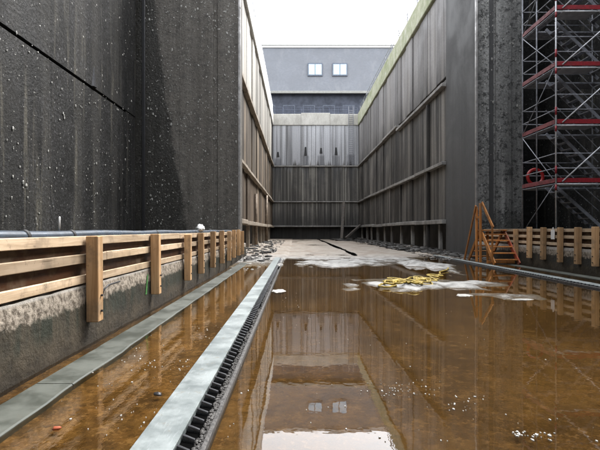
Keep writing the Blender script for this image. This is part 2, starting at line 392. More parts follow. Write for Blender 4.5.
def water_mat():
    t = NT('murky_shallow_water'); P = t.g
    gl = t.n('ShaderNodeBsdfGlossy'); gl.inputs['Roughness'].default_value = .012; gl.inputs['Color'].default_value = (1,1,1,1)
    tr = t.n('ShaderNodeBsdfTransparent'); tr.inputs['Color'].default_value = (.80,.68,.50,1)
    fr = t.n('ShaderNodeFresnel'); fr.inputs['IOR'].default_value = 1.52
    bp = t.n('ShaderNodeBump'); bp.inputs['Strength'].default_value = .022; bp.inputs['Distance'].default_value = .05
    h = t.mth('ADD', t.noise(P, 2.2, 3, .5), t.mth('MULTIPLY', t.noise(P, 9, 2, .5), .25)); h2 = t.mth('MULTIPLY', t.noise(t.mapping(P,(1,.5,1)), 16, 3, .6), t.ss(t.sep(P)[0], -.6, -1.0, 0, .9)); h = t.mth('ADD', h, h2); t.l(h, bp.inputs['Height'])
    t.l(bp.outputs[0], gl.inputs['Normal']); t.l(bp.outputs[0], fr.inputs['Normal'])
    mx = t.n('ShaderNodeMixShader'); t.l(fr.outputs[0], mx.inputs[0]); t.l(tr.outputs[0], mx.inputs[1]); t.l(gl.outputs[0], mx.inputs[2])
    t.l(mx.outputs[0], t.out.inputs[0]); return t.m
M['water'] = water_mat()
def slate_mat():
    t = NT('grey_slate_roof'); P = t.g
    n = t.noise(P, .5, 5, .65); sp = t.n('ShaderNodeTexBrick'); cb = t.n('ShaderNodeCombineXYZ'); s = t.sep(P)
    t.l(s[0], cb.inputs[0]); t.l(s[2], cb.inputs[1]); t.l(cb.outputs[0], sp.inputs['Vector']); sp.inputs['Scale'].default_value = 2.2
    sp.inputs['Color1'].default_value = (.15,.162,.185,1); sp.inputs['Color2'].default_value = (.18,.192,.215,1); sp.inputs['Mortar'].default_value = (.115,.124,.142,1); sp.inputs['Mortar Size'].default_value = .015
    s2 = t.noise(t.mapping(P, (1.2,1.2,.12)), 1, 5, .7); col = t.mix(t.ss(n, .35, .65, 0, .5), sp.outputs[0], (.13,.138,.155)); col = t.mix(t.ss(s2, .5, .68, 0, .5), col, (.20,.207,.222)); return t.fin(col, .7)
M['slate'] = slate_mat()

# ------------------------------------------------------------------ layout (metres)
XL, XR, YF = -3.29, 8.77, 65.0            # chamber walls, far wall
KL, KR = -2.42, 8.67                      # kerb wall faces
YP = 22.75                                # pier fronts
TOP = 17.5; COP = 15.9; LEDGES = (1.89, 5.3, 10.24)
WL, WR, YB = -7.55, 13.5, -14.0           # gate-recess walls, wall behind the camera
HX0, HX1, HY0, HY1 = -10.5, 16.5, -15.5, 66.5

# ground: one sheet to the horizon with the lock cut out of it
g = MB(); B = 3000
g.add([(-B,-B,TOP-.3),(B,-B,TOP-.3),(B,HY0,TOP-.3),(-B,HY0,TOP-.3)], [(0,1,2,3)])
g.add([(-B,HY1,TOP-.3),(B,HY1,TOP-.3),(B,B,TOP-.3),(-B,B,TOP-.3)], [(0,1,2,3)])
g.add([(-B,HY0,TOP-.3),(HX0,HY0,TOP-.3),(HX0,HY1,TOP-.3),(-B,HY1,TOP-.3)], [(0,1,2,3)])
g.add([(HX1,HY0,TOP-.3),(B,HY0,TOP-.3),(B,HY1,TOP-.3),(HX1,HY1,TOP-.3)], [(0,1,2,3)])
struct(g.build('ground', M['earth']), 'paved quay level with the top of the lock walls')

# lock floor with silt bars standing out of the shallow water
def bump_ell(x, y, cx, cy_, rx, ry, h):
    q = ((x-cx)/rx)**2+((y-cy_)/ry)**2
    return h*max(0, 1-q) if q < 1 else 0
BARS = []
def bar_px(x0, x1, y0, y1, h):
    ya, yb = fl(0, y1)[1], fl(0, y0)[1]; d = (ya+yb)/2
    xa, xb = px(x0, d), px(x1, d)
    BARS.append(((xa+xb)/2, d, (xb-xa)/2*1.1, (yb-ya)/2*1.15, h))
bar_px(340, 490, 276.5, 290.5, .062)
bar_px(410, 545, 282, 291, .052)
bar_px(300, 345, 281, 290, .0)
bar_px(290, 440, 254, 270, .066)
bar_px(280, 360, 261, 269, .055)
bar_px(400, 460, 262, 270, .08)
bar_px(448, 565, 291.5, 303, .056)
bar_px(430, 452, 262, 281, .06)
SLOT = 3.08
def floor_h(x, y):
    p = Vector((x, y, 0))
    n = mnoise.fractal(Vector((x*.45, y*.22, 3.3)), 1.0, 2.0, 5)
    n2 = mnoise.fractal(Vector((x*2.1, y*1.1, 1.3)), 1.0, 2.0, 3)
    h = -.036+.012*n+.005*n2
    far = min(1, max(0, (y-20.5+2.5*n)/4.0))
    h += far*(.075+.02*n)
    for b in BARS:
        xx = x+.55*n2+.5*n; yy = y+.7*n+.25*n2
        q = bump_ell(xx, yy, *b); h += q*(1+.55*n2)
    if x < -.5 or x > 6.9:
        k = min(1, max(0, (y-13-1.5*n)/6)); h += .055*k*(1 if x < -.5 else .8)
    if abs(x-SLOT) < .11 and y > 24: h = min(h, -.02)
    h += .05*max(0, y-40)/25*0
    return h
ys = []; y = YB
while y < YF+1.0:
    ys.append(y); y += .35 if y < 1 else (.11 if y < 16 else (.16 if y < 26 else .4))
ys.append(YF+1.0)
xs = [XL-1.0+i*.11 for i in range(int((XR+1.0-XL+1.0)/.11)+1)]
g = MB(); nx = len(xs)
for yy in ys:
    for xx in xs: g.v.append((xx, yy, floor_h(xx, yy)))
for j in range(len(ys)-1):
    for i in range(nx-1): g.f.append((j*nx+i, j*nx+i+1, (j+1)*nx+i+1, (j+1)*nx+i))
struct(g.build('lock_floor', M['floor'], smooth=True), 'silted brown concrete floor of the drained lock chamber')
g = MB(); g.add([(XL-1.0,YB,0),(XR+1.0,YB,0),(XR+1.0,YF+1,0),(XL-1.0,YF+1,0)], [(0,1,2,3)])
struct(g.build('water', M['water']), 'shallow brown water lying on the lock floor and mirroring the walls')

# ------------------------------------------------------------------ gate-recess walls beside the camera
t = thing('recess_wall', 'dark wet speckled concrete wall at far left with a black horizontal groove', 'lock wall')
GZ = 6.59; YE = 21.9
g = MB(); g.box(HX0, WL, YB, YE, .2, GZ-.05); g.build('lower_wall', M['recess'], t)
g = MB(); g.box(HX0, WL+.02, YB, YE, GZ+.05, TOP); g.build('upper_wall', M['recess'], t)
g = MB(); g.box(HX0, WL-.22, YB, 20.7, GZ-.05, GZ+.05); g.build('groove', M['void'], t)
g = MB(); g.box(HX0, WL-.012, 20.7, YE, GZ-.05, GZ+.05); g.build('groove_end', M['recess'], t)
d = FPX*-WL/(296-93)
g = MB(); g.add([(WL+.02,d-.17,GZ+.06),(WL+.02,d+.17,GZ+.06),(WL+.02,d,GZ+.82),(WL+.10,d-.12,GZ+.06),(WL+.10,d+.12,GZ+.06),(WL+.05,d,GZ+.75)],
                [(0,2,1),(3,4,5),(0,3,5,2),(1,2,5,4),(0,1,4,3)]); g.build('bracket', M['dark_iron'], t)
def shells(parent, n, f, seed, smin=.012, smax=.035):
    rr = random.Random(seed); g = MB()
    for i in range(n):
        for _ in range(6):
            c, nrm = f(rr)
            if mnoise.noise(Vector(c)*.55+Vector((seed,0,0))) > rr.uniform(-.35,.5): break
        a = rr.uniform(smin, smax)*rr.choice((.7,.8,1,1,1.5)); e = rr.uniform(.7,1.6)
        s3 = [a*.5 if abs(q) > .5 else a for q in nrm]; s3[2] *= e
        g.lump(c, *s3, seed=i, amp=.4, n=5, m=3)
    o = g.build('shells', M['shell'], parent); o['kind'] = 'stuff'; return o
M['shell'] = plain('mussel_shell', (.32,.315,.29), .5, 0, .5, 30)
shells(t, 700, lambda r: ((WL+.02, r.uniform(6,21.5), r.uniform(1.2,14)), (1,0,0)), 3)

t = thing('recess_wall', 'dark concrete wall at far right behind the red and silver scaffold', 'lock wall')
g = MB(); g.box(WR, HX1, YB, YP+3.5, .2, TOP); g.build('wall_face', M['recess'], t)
t = thing('end_wall', 'tall dark concrete wall closing the lock behind the viewpoint', 'lock wall')
g = MB(); g.box(HX0, HX1, HY0, YB-.003, -.3, TOP); g.build('wall_face', M['recess'], t)

# ground behind the two kerb walls
g = MB(); g.box(HX0, KL-.32, YB+.003, YP-.003, -.3, .60)
struct(g.build('side_path', M['strip']), 'concrete strip of ground behind the left timber fence')
g = MB(); g.box(KR+.32, HX1, YB+.003, YP+3.4, -.3, .95)
struct(g.build('side_path', M['strip']), 'concrete strip of ground under the scaffold')

# ------------------------------------------------------------------ piers
t = thing('pier', 'dark shell-speckled concrete pier at the left where the chamber narrows', 'lock pier')
PXL = -2.725; PX0 = -7.45
g = MB()
g.add([(PX0,YP,-.3),(px(180,YP),YP,-.3),(px(180,YP),YP,TOP),(PX0,YP,TOP)], [(0,1,2,3)])
g.box(px(180,YP), px(213.5,YP), YP-.02, YP+.9, -.3, TOP)
g.box(px(218,YP), PXL, YP-.02, YP+.9, -.3, TOP)
g.box(HX0, px(180,YP)-.003, YP+.001, YP+.85, -.3, TOP)
g.box(px(213.5,YP)-.01, px(218,YP)+.01, YP+.06, YP+.88, -.3, TOP)
g.box(HX0, XL-.85, YP+.9, YP+1.5, -.3, TOP)
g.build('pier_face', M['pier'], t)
g = MB(); g.cbox(PXL-.10, PXL+.012, YP-.035, YP+.10, -.2, TOP-.05, .02); g.build('edge_guard', M['steel_edge'], t)
g = MB(); g.cbox(PX0-.05, PX0+.10, YP-.05, YP+.04, -.2, TOP-.05, .02); g.build('corner_strip', M['dark_iron'], t)
shells(t, 900, lambda r: ((PX0+(PXL-PX0)*r.random()**.8, YP-.02, r.uniform(.8,15.5)), (0,1,0)), 5)
t = thing('pier', 'grey rough concrete pier at the right with a pale worn edge beside the scaffold', 'lock pier')
YT = 27.3; PXR = 11.06
g = MB()
g.box(XR+.06, px(489,YP), YP, YP+1.2, -.3, TOP); g.box(px(489,YP), px(496,YP), YP+.14, YP+1.2, -.3, TOP)
g.box(px(496,YP), px(511,YP), YP-.03, YP+1.2, -.3, TOP); g.box(px(511,YP), PXR, YP+.05, YP+1.2, -.3, TOP); g.build('pier_face', M['pier_right'], t)
g = MB(); g.box(XR, XR+.9, YP+.12, YT, -.3, TOP); g.build('side_face', M['smooth'], t)
g = MB(); g.cbox(XR-.015, XR+.09, YP-.03, YP+.12, -.2, TOP-.05, .02); g.build('edge_guard', M['steel_edge'], t)
g = MB(); g.box(PXR-.1, HX1, YP+3.5, YP+4.2, -.3, TOP); g.build('niche_back', M['recess'], t)
g = MB(); g.box(XR+.9, PXR, YP+1.2, YP+4.2, -.3, TOP); g.build('niche_side', M['recess'], t)
shells(t, 260, lambda r: ((r.uniform(XR+.2,PXR-.1), YP-.02, r.uniform(5,15.5)), (0,1,0)), 6)

# ------------------------------------------------------------------ chamber walls
def chamber_side(label, x, sgn, y0, pmat, lmat, cmat, seed):
    """sgn = +1: wall body lies on the +X side of the plane x"""
    rr = random.Random(seed)
    t = thing('chamber_wall', label, 'lock wall')
    bx = lambda a, b: (min(x+sgn*a, x+sgn*b), max(x+sgn*a, x+sgn*b))
    g = MB(); g.box(*bx(.30, 7.0), y0, HY1-.003, 1.75, TOP-.02); g.build('wall_core', M['body'], t)
    g = MB(); g.box(*bx(.85, 7.0), y0, HY1-.003, -.3, 1.75); g.build('undercut', M['body'], t)
    n = round((YF-y0)/2.0); wdt = (YF-y0)/n
    for i in range(n):
        for (za, zb) in ((LEDGES[0]+.02, LEDGES[1]-.06), (LEDGES[1]+.1, LEDGES[2]-.06), (LEDGES[2]+.1, COP)):
            k = rr.uniform(-.02, .05)+(.05 if i % 2 else 0)
            g = MB(); g.cbox(*bx(k, .32), y0+i*wdt+.02, y0+(i+1)*wdt-.02, za, zb, .025); g.build('panel', pmat, t)
    m = max(2, round((YF-y0)/6.0)); lw = (YF-y0)/m
    for li, z in enumerate(LEDGES):
        for i in range(m):
            o = rr.uniform(-.04, .04)
            if li == 2 and sgn > 0 and y0+i*lw < 35: o = -.35
            hh = .15 if li else .2
            g = MB(); g.cbox(*bx(-.26, .1), y0+i*lw+.01, y0+(i+1)*lw-.01, z-hh+o, z+.06+o, .025, jit=.008); g.build('ledge', lmat, t)
    i = 0; yy = y0+1.5
    while yy < YF-1:
        g = MB(); g.cbox(*bx(.02+rr.uniform(0,.1), .3), yy, yy+.28, -.2, LEDGES[0]-.21, .03, jit=.01); g.build('stub_post', lmat, t)
        yy += rr.uniform(3.2, 4.8)
    m = max(2, round((YF-y0)/7.0)); lw = (YF-y0)/m
    for i in range(m):
        g = MB(); g.cbox(*bx(-.16, .9), y0+i*lw+.006, y0+(i+1)*lw-.006, COP+.003, TOP+rr.uniform(-.03,.05), .04); g.build('coping_stone', cmat, t)
    return t
tl = chamber_side('tan weathered left wall of the lock chamber with three ledges and white coping', XL, -1, YP+.93, M['panel_left'], M['ledge_tan'], M['coping'], 11)
tr = chamber_side('dark grey right wall of the lock chamber with three ledges and mossy coping', XR, 1, YT, M['panel_right'], M['ledge'], M['coping_moss'], 12)
g = MB(); g.cbox(XR-.16, XR+.05, 30.7, 30.98, .02, 9.6, .03); g.build('fender_post', M['panel_right'], tr)
d = FPX*-XL/31
g = MB(); g.tube([(XL+.15,d,.1),(XL+.15,d,5.0)], .16, 10); g.build('drain_pipe', M['rust_edge'], tl, True)
g = MB(); g.tube([(XL+.12,37,.1),(XL+.12,37,4.2)], .12, 10); g.build('drain_pipe', M['rust_edge'], tl, True)
g = MB(); g.cbox(XL-.03, XL+.14, YP+.95, YP+1.15, .1, COP-.2, .03); g.build('edge_guard', M['rust_edge'], tl)
# far wall
t = thing('chamber_wall', 'streaked grey end wall of the lock chamber with dark weep slots and white coping', 'lock wall')
g = MB(); g.box(XL-.3, XR+.3, YF+.3, HY1-.003, 1.75, TOP-.02); g.build('wall_core', M['body'], t)
g = MB(); g.box(XL-.85, XR+.85, YF+.95, HY1-.003, -.3, 1.75); g.build('undercut', M['body'], t)
n = 6; wdt = (XR-XL)/n; rr = random.Random(4)
for i in range(n):
    for (za, zb) in ((LEDGES[0]+.02, LEDGES[1]-.06), (LEDGES[1]+.1, LEDGES[2]-.06), (LEDGES[2]+.1, COP)):
        k = rr.uniform(-.02, .04)
        g = MB(); g.cbox(XL+i*wdt+.02, XL+(i+1)*wdt-.02, YF+k, YF+.32, za, zb, .025); g.build('panel', M['panel_far'], t)
for li, z in enumerate(LEDGES):
    for i in range(3):
        g = MB(); g.cbox(XL+i*wdt*2+.006, XL+(i+1)*wdt*2-.006, YF-.24, YF+.1, z-.13, z+.06, .025, jit=.006); g.build('ledge', M['ledge'], t)
for i, (a, b) in enumerate(((272,301),(301,330),(330,361))):
    g = MB(); g.cbox(px(a,65)+.004, px(b,65)-.004, YF-.13, YF+.85, COP+.003, TOP-.1+(0,.14,-.02)[i]+.06, .04, jit=.01); g.build('coping_stone', M['coping'], t)
for i, (a, b) in enumerate(FAR_SLITS[:4]):
    xx = px(a,65); z1 = pz(b+(2,0,1,.5)[i],65); z0 = pz(b+(7,8.5,6.5,8)[i],65)
    g = MB(); g.add([(xx-.20,YF-.06,z0),(xx+.20,YF-.06,z0),(xx+.10,YF-.05,z1),(xx-.10,YF-.05,z1),(xx-.20,YF+.05,z0),(xx+.20,YF+.05,z0),(xx+.10,YF+.05,z1),(xx-.10,YF+.05,z1)],
        [(0,1,2,3),(1,5,6,2),(4,0,3,7),(3,2,6,7),(0,4,5,1)]); g.build('weep_slot', M['black'], t)
# ladder down the far wall
t = thing('ladder', 'tall narrow steel ladder hanging from the white coping of the end wall', 'ladder')
xa, xb = px(348.5,65), px(353,65)
for xx in (xa, xb):
    g = MB(); g.bar((xx,YF-.22,10.35),(xx,YF-.22,TOP+1.0), .07, .07); g.build('stile', M['galv_dull'], t)
g = MB(); g.tube([(xa,0,0),(xb,0,0)], .025, 6); r0 = g.build('rung', M['galv_dull'], t, loc=(0,YF-.22,10.6))
for i in range(1, 26): inst(r0, t, (0,YF-.22,10.6+i*.29))

# ------------------------------------------------------------------ guard rails on the coping
def guard_rail(label, p0, p1, n, h=1.1, mat='rail_blue', mesh=False):
    t = thing('guard_rail', label, 'railing'); p0, p1 = Vector(p0), Vector(p1)
    for i in range(n+1):
        p = p0.lerp(p1, i/n); g = MB(); g.tube([p, p+Vector((0,0,h))], .035, 6); g.build('post', M[mat], t)
    for z in (.35,.72,h):
        g = MB(); g.tube([p0+Vector((0,0,z)), p1+Vector((0,0,z))], .028, 6); g.build('rail', M[mat], t)
    return t
guard_rail('dark railing along the white coping of the end wall', (XL+.1,YF+.55,TOP-.05), (XR-.2,YF+.55,TOP-.05), 9)
guard_rail('thin grey railing on the white coping of the left chamber wall', (XL+.06,26,TOP-.05), (XL+.06,64.6,TOP-.05), 38, 1.3, 'galv')
guard_rail('thin grey railing on the mossy coping of the right chamber wall', (XR+.1,28,TOP-.05), (XR+.1,64.6,TOP-.05), 12, 1.1, 'galv_dull')
# ------------------------------------------------------------------ building beyond the lock
YG = 72.0
b = thing('building', 'wide building beyond the lock with a plain grey slate roof and two skylights', 'building')
zr, ze = pz(48,YG+2.5), pz(92,YG)
X0, X1 = px(262,YG)-6, px(398,YG)+8
g = MB(); g.box(X0+.5, X1-.5, YG+.8, YG+18, TOP-.3, ze); g.build('wall', M['facade_dark'], b)
g = MB()
g.add([(X0,YG,ze),(X1,YG,ze),(X1,YG+2.5,zr),(X0,YG+2.5,zr),(X0,YG+18.5,ze),(X1,YG+18.5,ze),(X1,YG+16,zr),(X0,YG+16,zr)],
      [(0,1,2,3),(3,2,6,7),(5,4,7,6),(1,5,6,2),(4,0,3,7),(4,5,1,0)])
rf = g.build('roof', M['slate'], b)
g = MB(); g.cbox(X0-.1, X1+.1, YG+2.35, YG+2.8, zr+.02, zr+.35, .03); g.build('ridge_flashing', M['trim'], rf)
g = MB(); g.cbox(X0-.1, X1+.1, YG+2.3, YG+2.9, zr+.36, zr+.5, .03); g.build('ridge_cap', M['gutter'], rf)
g = MB(); g.cbox(X0-.1, X1+.1, YG-.25, YG+.1, ze-.25, ze+.12, .03); g.build('gutter', M['gutter'], rf)
def roofpt(x, yp, off):                     # photo pixel -> point on the roof plane, pushed out by off
    s = Vector((0, 2.5, zr-ze)).normalized(); nrm = Vector((0, -s.z, s.y))
    dirv = Vector(((x-296)/FPX, 1, (230-yp)/FPX)); o = Vector((0,0,CAM_H)); p0 = Vector((0,YG,ze))
    k = (p0-o).dot(nrm)/dirv.dot(nrm); return o+dirv*k+nrm*off
def roof_slab(x0, x1, y0, y1, off, th):
    g = MB(); a = [roofpt(x0,y1,off),roofpt(x1,y1,off),roofpt(x1,y0,off),roofpt(x0,y0,off)]; c = [roofpt(x0,y1,off-th),roofpt(x1,y1,off-th),roofpt(x1,y0,off-th),roofpt(x0,y0,off-th)]
    g.add(a+c, [(0,1,2,3),(1,0,4,5),(2,1,5,6),(3,2,6,7),(0,3,7,4)]); return g
for x0, x1 in ((307.6,322.6),(332.2,347.4)):
    wd = roof_slab(x0, x1, 63.6, 76.4, .16, .2).build('skylight', M['frame'], b)
    xm = (x0+x1)/2
    roof_slab(x0+1.1, xm-.35, 65, 75.3, .19, .04).build('pane', M['glass'], wd)
    roof_slab(xm+.35, x1-1.1, 65, 75.3, .19, .04).build('pane', M['glass'], wd)
for i in range(9):
    xx = X0+3+i*3.1
    g = MB(); g.cbox(xx, xx+1.9, YG+.72, YG+.82, TOP+.5, TOP+3.3, .02); wd = g.build('window', M['frame'], b)
    g = MB(); g.cbox(xx+.12, xx+1.78, YG+.70, YG+.74, TOP+.65, TOP+3.15, .01); g.build('pane', M['facade_dark'], wd)

# ------------------------------------------------------------------ kerb walls
def kerb(label, x, sgn, ztop, mat, seed):
    t = thing('kerb_wall', label, 'kerb wall')
    y0, y1 = YB+.01, YP-.05
    g = MB(); nv = 10; nu = int((y1-y0)/.12)
    def fn(u, v):
        yy = y0+u*(y1-y0); L = v*(ztop+.3+.34)
        n = mnoise.fractal(Vector((yy*1.3, L*2, seed)), 1., 2., 4)*.012
        e = mnoise.fractal(Vector((yy*3.1, 7, seed)), 1., 2., 4)*.012
        if v <= .701:
            z = -.3+v/.7*(ztop+.3); c = .02 if v > .69 else 0
            return (x+sgn*(n+c+abs(e)*.5*(v > .5)), yy, z+(e if v > .6 else 0))
        return (x+sgn*(.02+(v-.7)/.3*.34), yy, ztop+e*.6)
    g.grid(fn, nu, nv)
    if sgn > 0: g.f = [f[::-1] for f in g.f]
    g.build('kerb_face', mat, t, smooth=False)
    a, b_ = sorted((x+sgn*.05, x+sgn*.34)); g = MB(); g.box(a, b_, y0, y1, -.3, ztop-.03); g.build('kerb_core', M['body'], t)
    return t
KZL, KZR = .695, .76
kl = kerb('low concrete kerb wall with lime-stained top under the left timber fence', KL, -1, KZL, M['kerb'], 1)
kr = kerb('low concrete kerb wall under the right timber fence', KR, 1, KZR, M['kerb_right'], 2)
g = MB(); yy = 7.45
for k in range(5):
    z0 = .30+k*.062; g.add([(KL+.016,yy+.02*k,z0),(KL+.016,yy+.09+.012*k,z0),(KL+.016,yy+.10+.014*k,z0+.065),(KL+.016,yy+.03+.018*k,z0+.065)], [(0,1,2,3)])
o = g.build('paint_mark', M['green_paint'], kl); o['label'] = 'green spray paint mark'
g = MB(); g.tube([(KL-.03,5.62,.57),(KL+.10,5.62,.575),(KL+.11,5.63,.62),(KL+.11,5.75,.655),(KL+.11,6.12,.66)], .011, 6)
o = tag(g.build('steel_hook', M['dark_iron'], None, True), 'bent dark steel bar sticking out of the kerb beside the nearest fence post', 'steel bar')

# ------------------------------------------------------------------ timber fences
def fence(label, x, sgn, posts, zb, zt, rows, y0, y1, seed, top_ply, psz=(.14,.16)):
    """sgn=-1: chamber lies towards +X (left fence)"""
    rr = random.Random(seed); t = thing('timber_fence', label, 'fence')
    g = MB(); hw = psz[1]/2
    g.cbox(-psz[0]/2, psz[0]/2, -hw, hw, zb, zt, .008); me = None
    for i, d in enumerate(posts):
        xc = x-sgn*(psz[0]/2+.012)
        if i == 0: p0 = g.build('post', M['post'], t, loc=(xc,d,0)); o = p0
        else: o = inst(p0, t, (xc, d, rr.uniform(-.015,.02)))
        o.rotation_euler = (rr.uniform(-.02,.02), rr.uniform(-.012,.012), rr.uniform(-.09,.09)); o.scale = (1, rr.uniform(.85,1.12), rr.uniform(.97,1.03))
        for zz in (KZL-.12, KZL-.3):
            gb = MB(); gb.tube([(xc-sgn*psz[0]*.45,d,zz),(xc-sgn*(psz[0]/2+.022),d,zz)], .014, 6); gb.build('bolt', M['dark_iron'], t)
    cuts = [y0]
    while cuts[-1] < y1-5: cuts.append(cuts[-1]+rr.uniform(3.6,4.6))
    cuts.append(y1)
    for (za, zc) in rows:
        sh = rr.uniform(0, 1.2)
        for k in range(len(cuts)-1):
            ya = cuts[k]+(sh if k else 0); yb = cuts[k+1]+(sh if k < len(cuts)-2 else 0)
            a, b_ = sorted((x+sgn*.012, x+sgn*.052)); e = rr.uniform(-.008,.008)
            g = MB(); g.cbox(a, b_, ya+.004, yb-.004, za+e, zc+e, .006); g.build('board', M['board'], t)
    yy = y0
    while yy < y1-.1:
        y2 = min(y1, yy+2.44); a, b_ = sorted((x+sgn*.075, x+sgn*.095))
        g = MB(); g.box(a, b_, yy+.004, y2-.004, KZL+.004, top_ply); g.build('backing_sheet', M['ply'], t); yy = y2
    return t
lp = [2.9, 5.43, 7.82, 10.1, 11.54, 13.1, 14.8, 16.3, 17.6, 19.0, 20.4]
fence('pale timber guard fence on the left kerb, posts reaching far ahead', KL, -1, lp, .27, 1.29, ((1.155,1.262),(.952,1.058),(.715,.812)), .8, 21.6, 21, 1.20)
rp = [12.4, 13.4, 14.25, 15.2, 16.25, 17.2, 18.25]
fence('timber guard fence on the right kerb in front of the scaffold', KR, 1, rp, .29, 1.40, ((1.27,1.375),(1.05,1.15),(.82,.92)), 11.2, 21.6, 22, 1.29)
# grey pipe lying along the fence top
t = thing('pipe', 'blue grey plastic pipe with black straps along the top of the left fence', 'pipe')
g = MB(); rr = random.Random(8)
g.tube([(KL-.125+.006*math.sin(y*1.7), y, 1.268+.006*math.sin(y*2.3)) for y in [.9+i*.5 for i in range(42)]], .062, 12); g.build('tube', M['pipe'], t, True)
for d in (4.35, 5.25, 8.4, 11.6, 14.9, 18.2):
    g = MB(); g.tube([(KL-.125,d-.025,1.268),(KL-.125,d+.025,1.268)], .072, 12); g.build('strap', M['black'], t, True)
g = MB(); g.tube([(KL-.125,5.02,1.32),(KL-.122,5.02,1.47),(KL-.12,5.025,1.475)], [.011,.011,.006], 8)
tag(g.build('marker_rod', M['white'], None, True), 'short white rod standing up from the grey pipe behind the left fence', 'rod')
g = MB(); xx = KL-.1
for i, (dx, dy, dz, a, b_, c) in enumerate(((0,0,0,.10,.13,.07),(.02,-.14,-.02,.08,.09,.05),(0,.16,.02,.09,.10,.08),(-.03,.06,.06,.05,.07,.05))):
    g.lump((xx+dx,12.2+dy,1.37+dz), a, b_, c, seed=i, amp=.55, n=12, m=8, fr=2.2)
tag(g.build('plastic_bag', M['white'], None, True), 'crumpled white plastic bag lying on top of the left fence', 'bag')
g = MB(); g.cbox(KR-.03, KR-.012, 15.62, 15.84, 1.02, 1.33, .004); g.cbox(KR-.03, KR-.012, 15.68, 15.74, 1.33, 1.42, .003)
tag(g.build('white_tag', M['white']), 'small blank white tag hung on the boards of the right fence', 'tag')

# ------------------------------------------------------------------ concrete strips and guide rails in the floor
def floor_strip(label, x0, x1, y1, seed):
    t = thing('floor_strip', label, 'concrete strip'); y = YB+.01; rr = random.Random(seed)
    while y < y1:
        y2 = min(y1, y+6.0); n = 40
        g = MB()
        def fn(u, v):
            yy = y+.006+u*(y2-y-.012); e = .012*mnoise.fractal(Vector((yy*1.7, seed, 0)), 1., 2., 4); e2 = .02*mnoise.fractal(Vector((yy*1.1, seed+5, 0)), 1., 2., 4)
            P = [(x0+e,-.08),(x0+e,.008),(x0+e+.012,.014),(x1+e2-.012,.014),(x1+e2,.006),(x1+e2,-.08)][round(v*5)]
            return (P[0], yy, P[1]+.003*mnoise.noise(Vector((yy*2, P[0]*3, seed))))
        g.grid(fn, n, 5); g.f = [f[::-1] for f in g.f]
        g.build('slab', M['strip'], t); y = y2
    return t
floor_strip('grey green concrete strip in brown water below the left kerb', -2.24, -1.90, 19.8, 1)
floor_strip('grey concrete strip in the water below the right kerb', 8.10, 8.46, 20.5, 2)
def guide_rail(label, sgn, cx, y1):
    """cx: mirror so that plate lies outside, toothed channel inside"""
    t = thing('guide_rail', label, 'rail')
    X = lambda a: cx+sgn*a
    pr = lambda a, b_: tuple(sorted((X(a), X(b_))))
    y = -2.95
    while y < y1-.1:
        y2 = min(y1, y+5.3)
        g = MB(); a, b_ = pr(-.255, 0); g.cbox(a, b_, y+.004, y2-.004, -.08, .052, .006); g.build('plate', M['plate'], t)
        g = MB(); a, b_ = pr(.15, .182); g.cbox(a, b_, y+.004, y2-.004, -.08, .04, .006, jit=.003); g.build('lip', M['crumb'], t)
        y = y2
    g = MB(); a, b_ = pr(0, .15); g.box(a, b_, -2.95, y1, -.08, .008); g.build('channel', M['void'], t)
    def tooth(g, yy):
        n = 6; v = []
        for xa in (.008, .092):
            for k in range(n+1):
                th = math.pi*k/n; v.append((X(xa)-0, yy+.022*math.cos(th)-(.0 if xa < .05 else .03), .006+.046*math.sin(th)*(1 if xa < .05 else .6)))
        m = n+1; f = [(k, k+1, m+k+1, m+k) for k in range(n)]+[tuple(range(m))[::-1], tuple(range(m, 2*m))]
        g.add(v, f)
    g = MB(); tooth(g, 0); t0 = g.build('tooth', M['tooth'], t, loc=(0,1.2,0)); k = 1
    yy = 1.2+.145
    while yy < 14: inst(t0, t, (0,yy,0)); yy += .145
    g = MB()
    while yy < min(y1,40): tooth(g, yy); yy += .145
    o = g.build('far_teeth', M['tooth'], t); o['kind'] = 'stuff'
    # broken mortar along the lip
    g = MB(); rr = random.Random(3+sgn)
    for i in range(2600):
        yy = 1.5+14*rr.random()**1.6; s_ = rr.uniform(.005,.016)
        g.lump((X(.152-.05*rr.random()**1.5), yy, .014+.012*rr.random()), s_, s_*1.3, s_, seed=i, n=5, m=3)
    o = g.build('mortar_crumbs', M['crumb'], t); o['kind'] = 'stuff'
    return t
M['crumb'] = plain('mortar_crumb', (.06,.056,.052), .7, 0, .7, 30)
M['tooth'] = plain('worn_steel_tooth', (.035,.035,.037), .2, .5, .5, 20)
guide_rail('steel guide rail with toothed channel running ahead, left of the pool', 1, -.72, 62)
guide_rail('steel guide rail with toothed channel beside the right kerb', -1, 6.96, 62)

g = MB(); y = 22.6; rr = random.Random(2)
t = thing('drain_channel', 'black drain channel running up the middle of the far floor', 'drain')
while y < 63:
    g = MB(); g.cbox(SLOT-.19, SLOT+.19, y+.005, y+1.995, -.05, .052, .01); g.build('cover', M['void'], t); y += 2
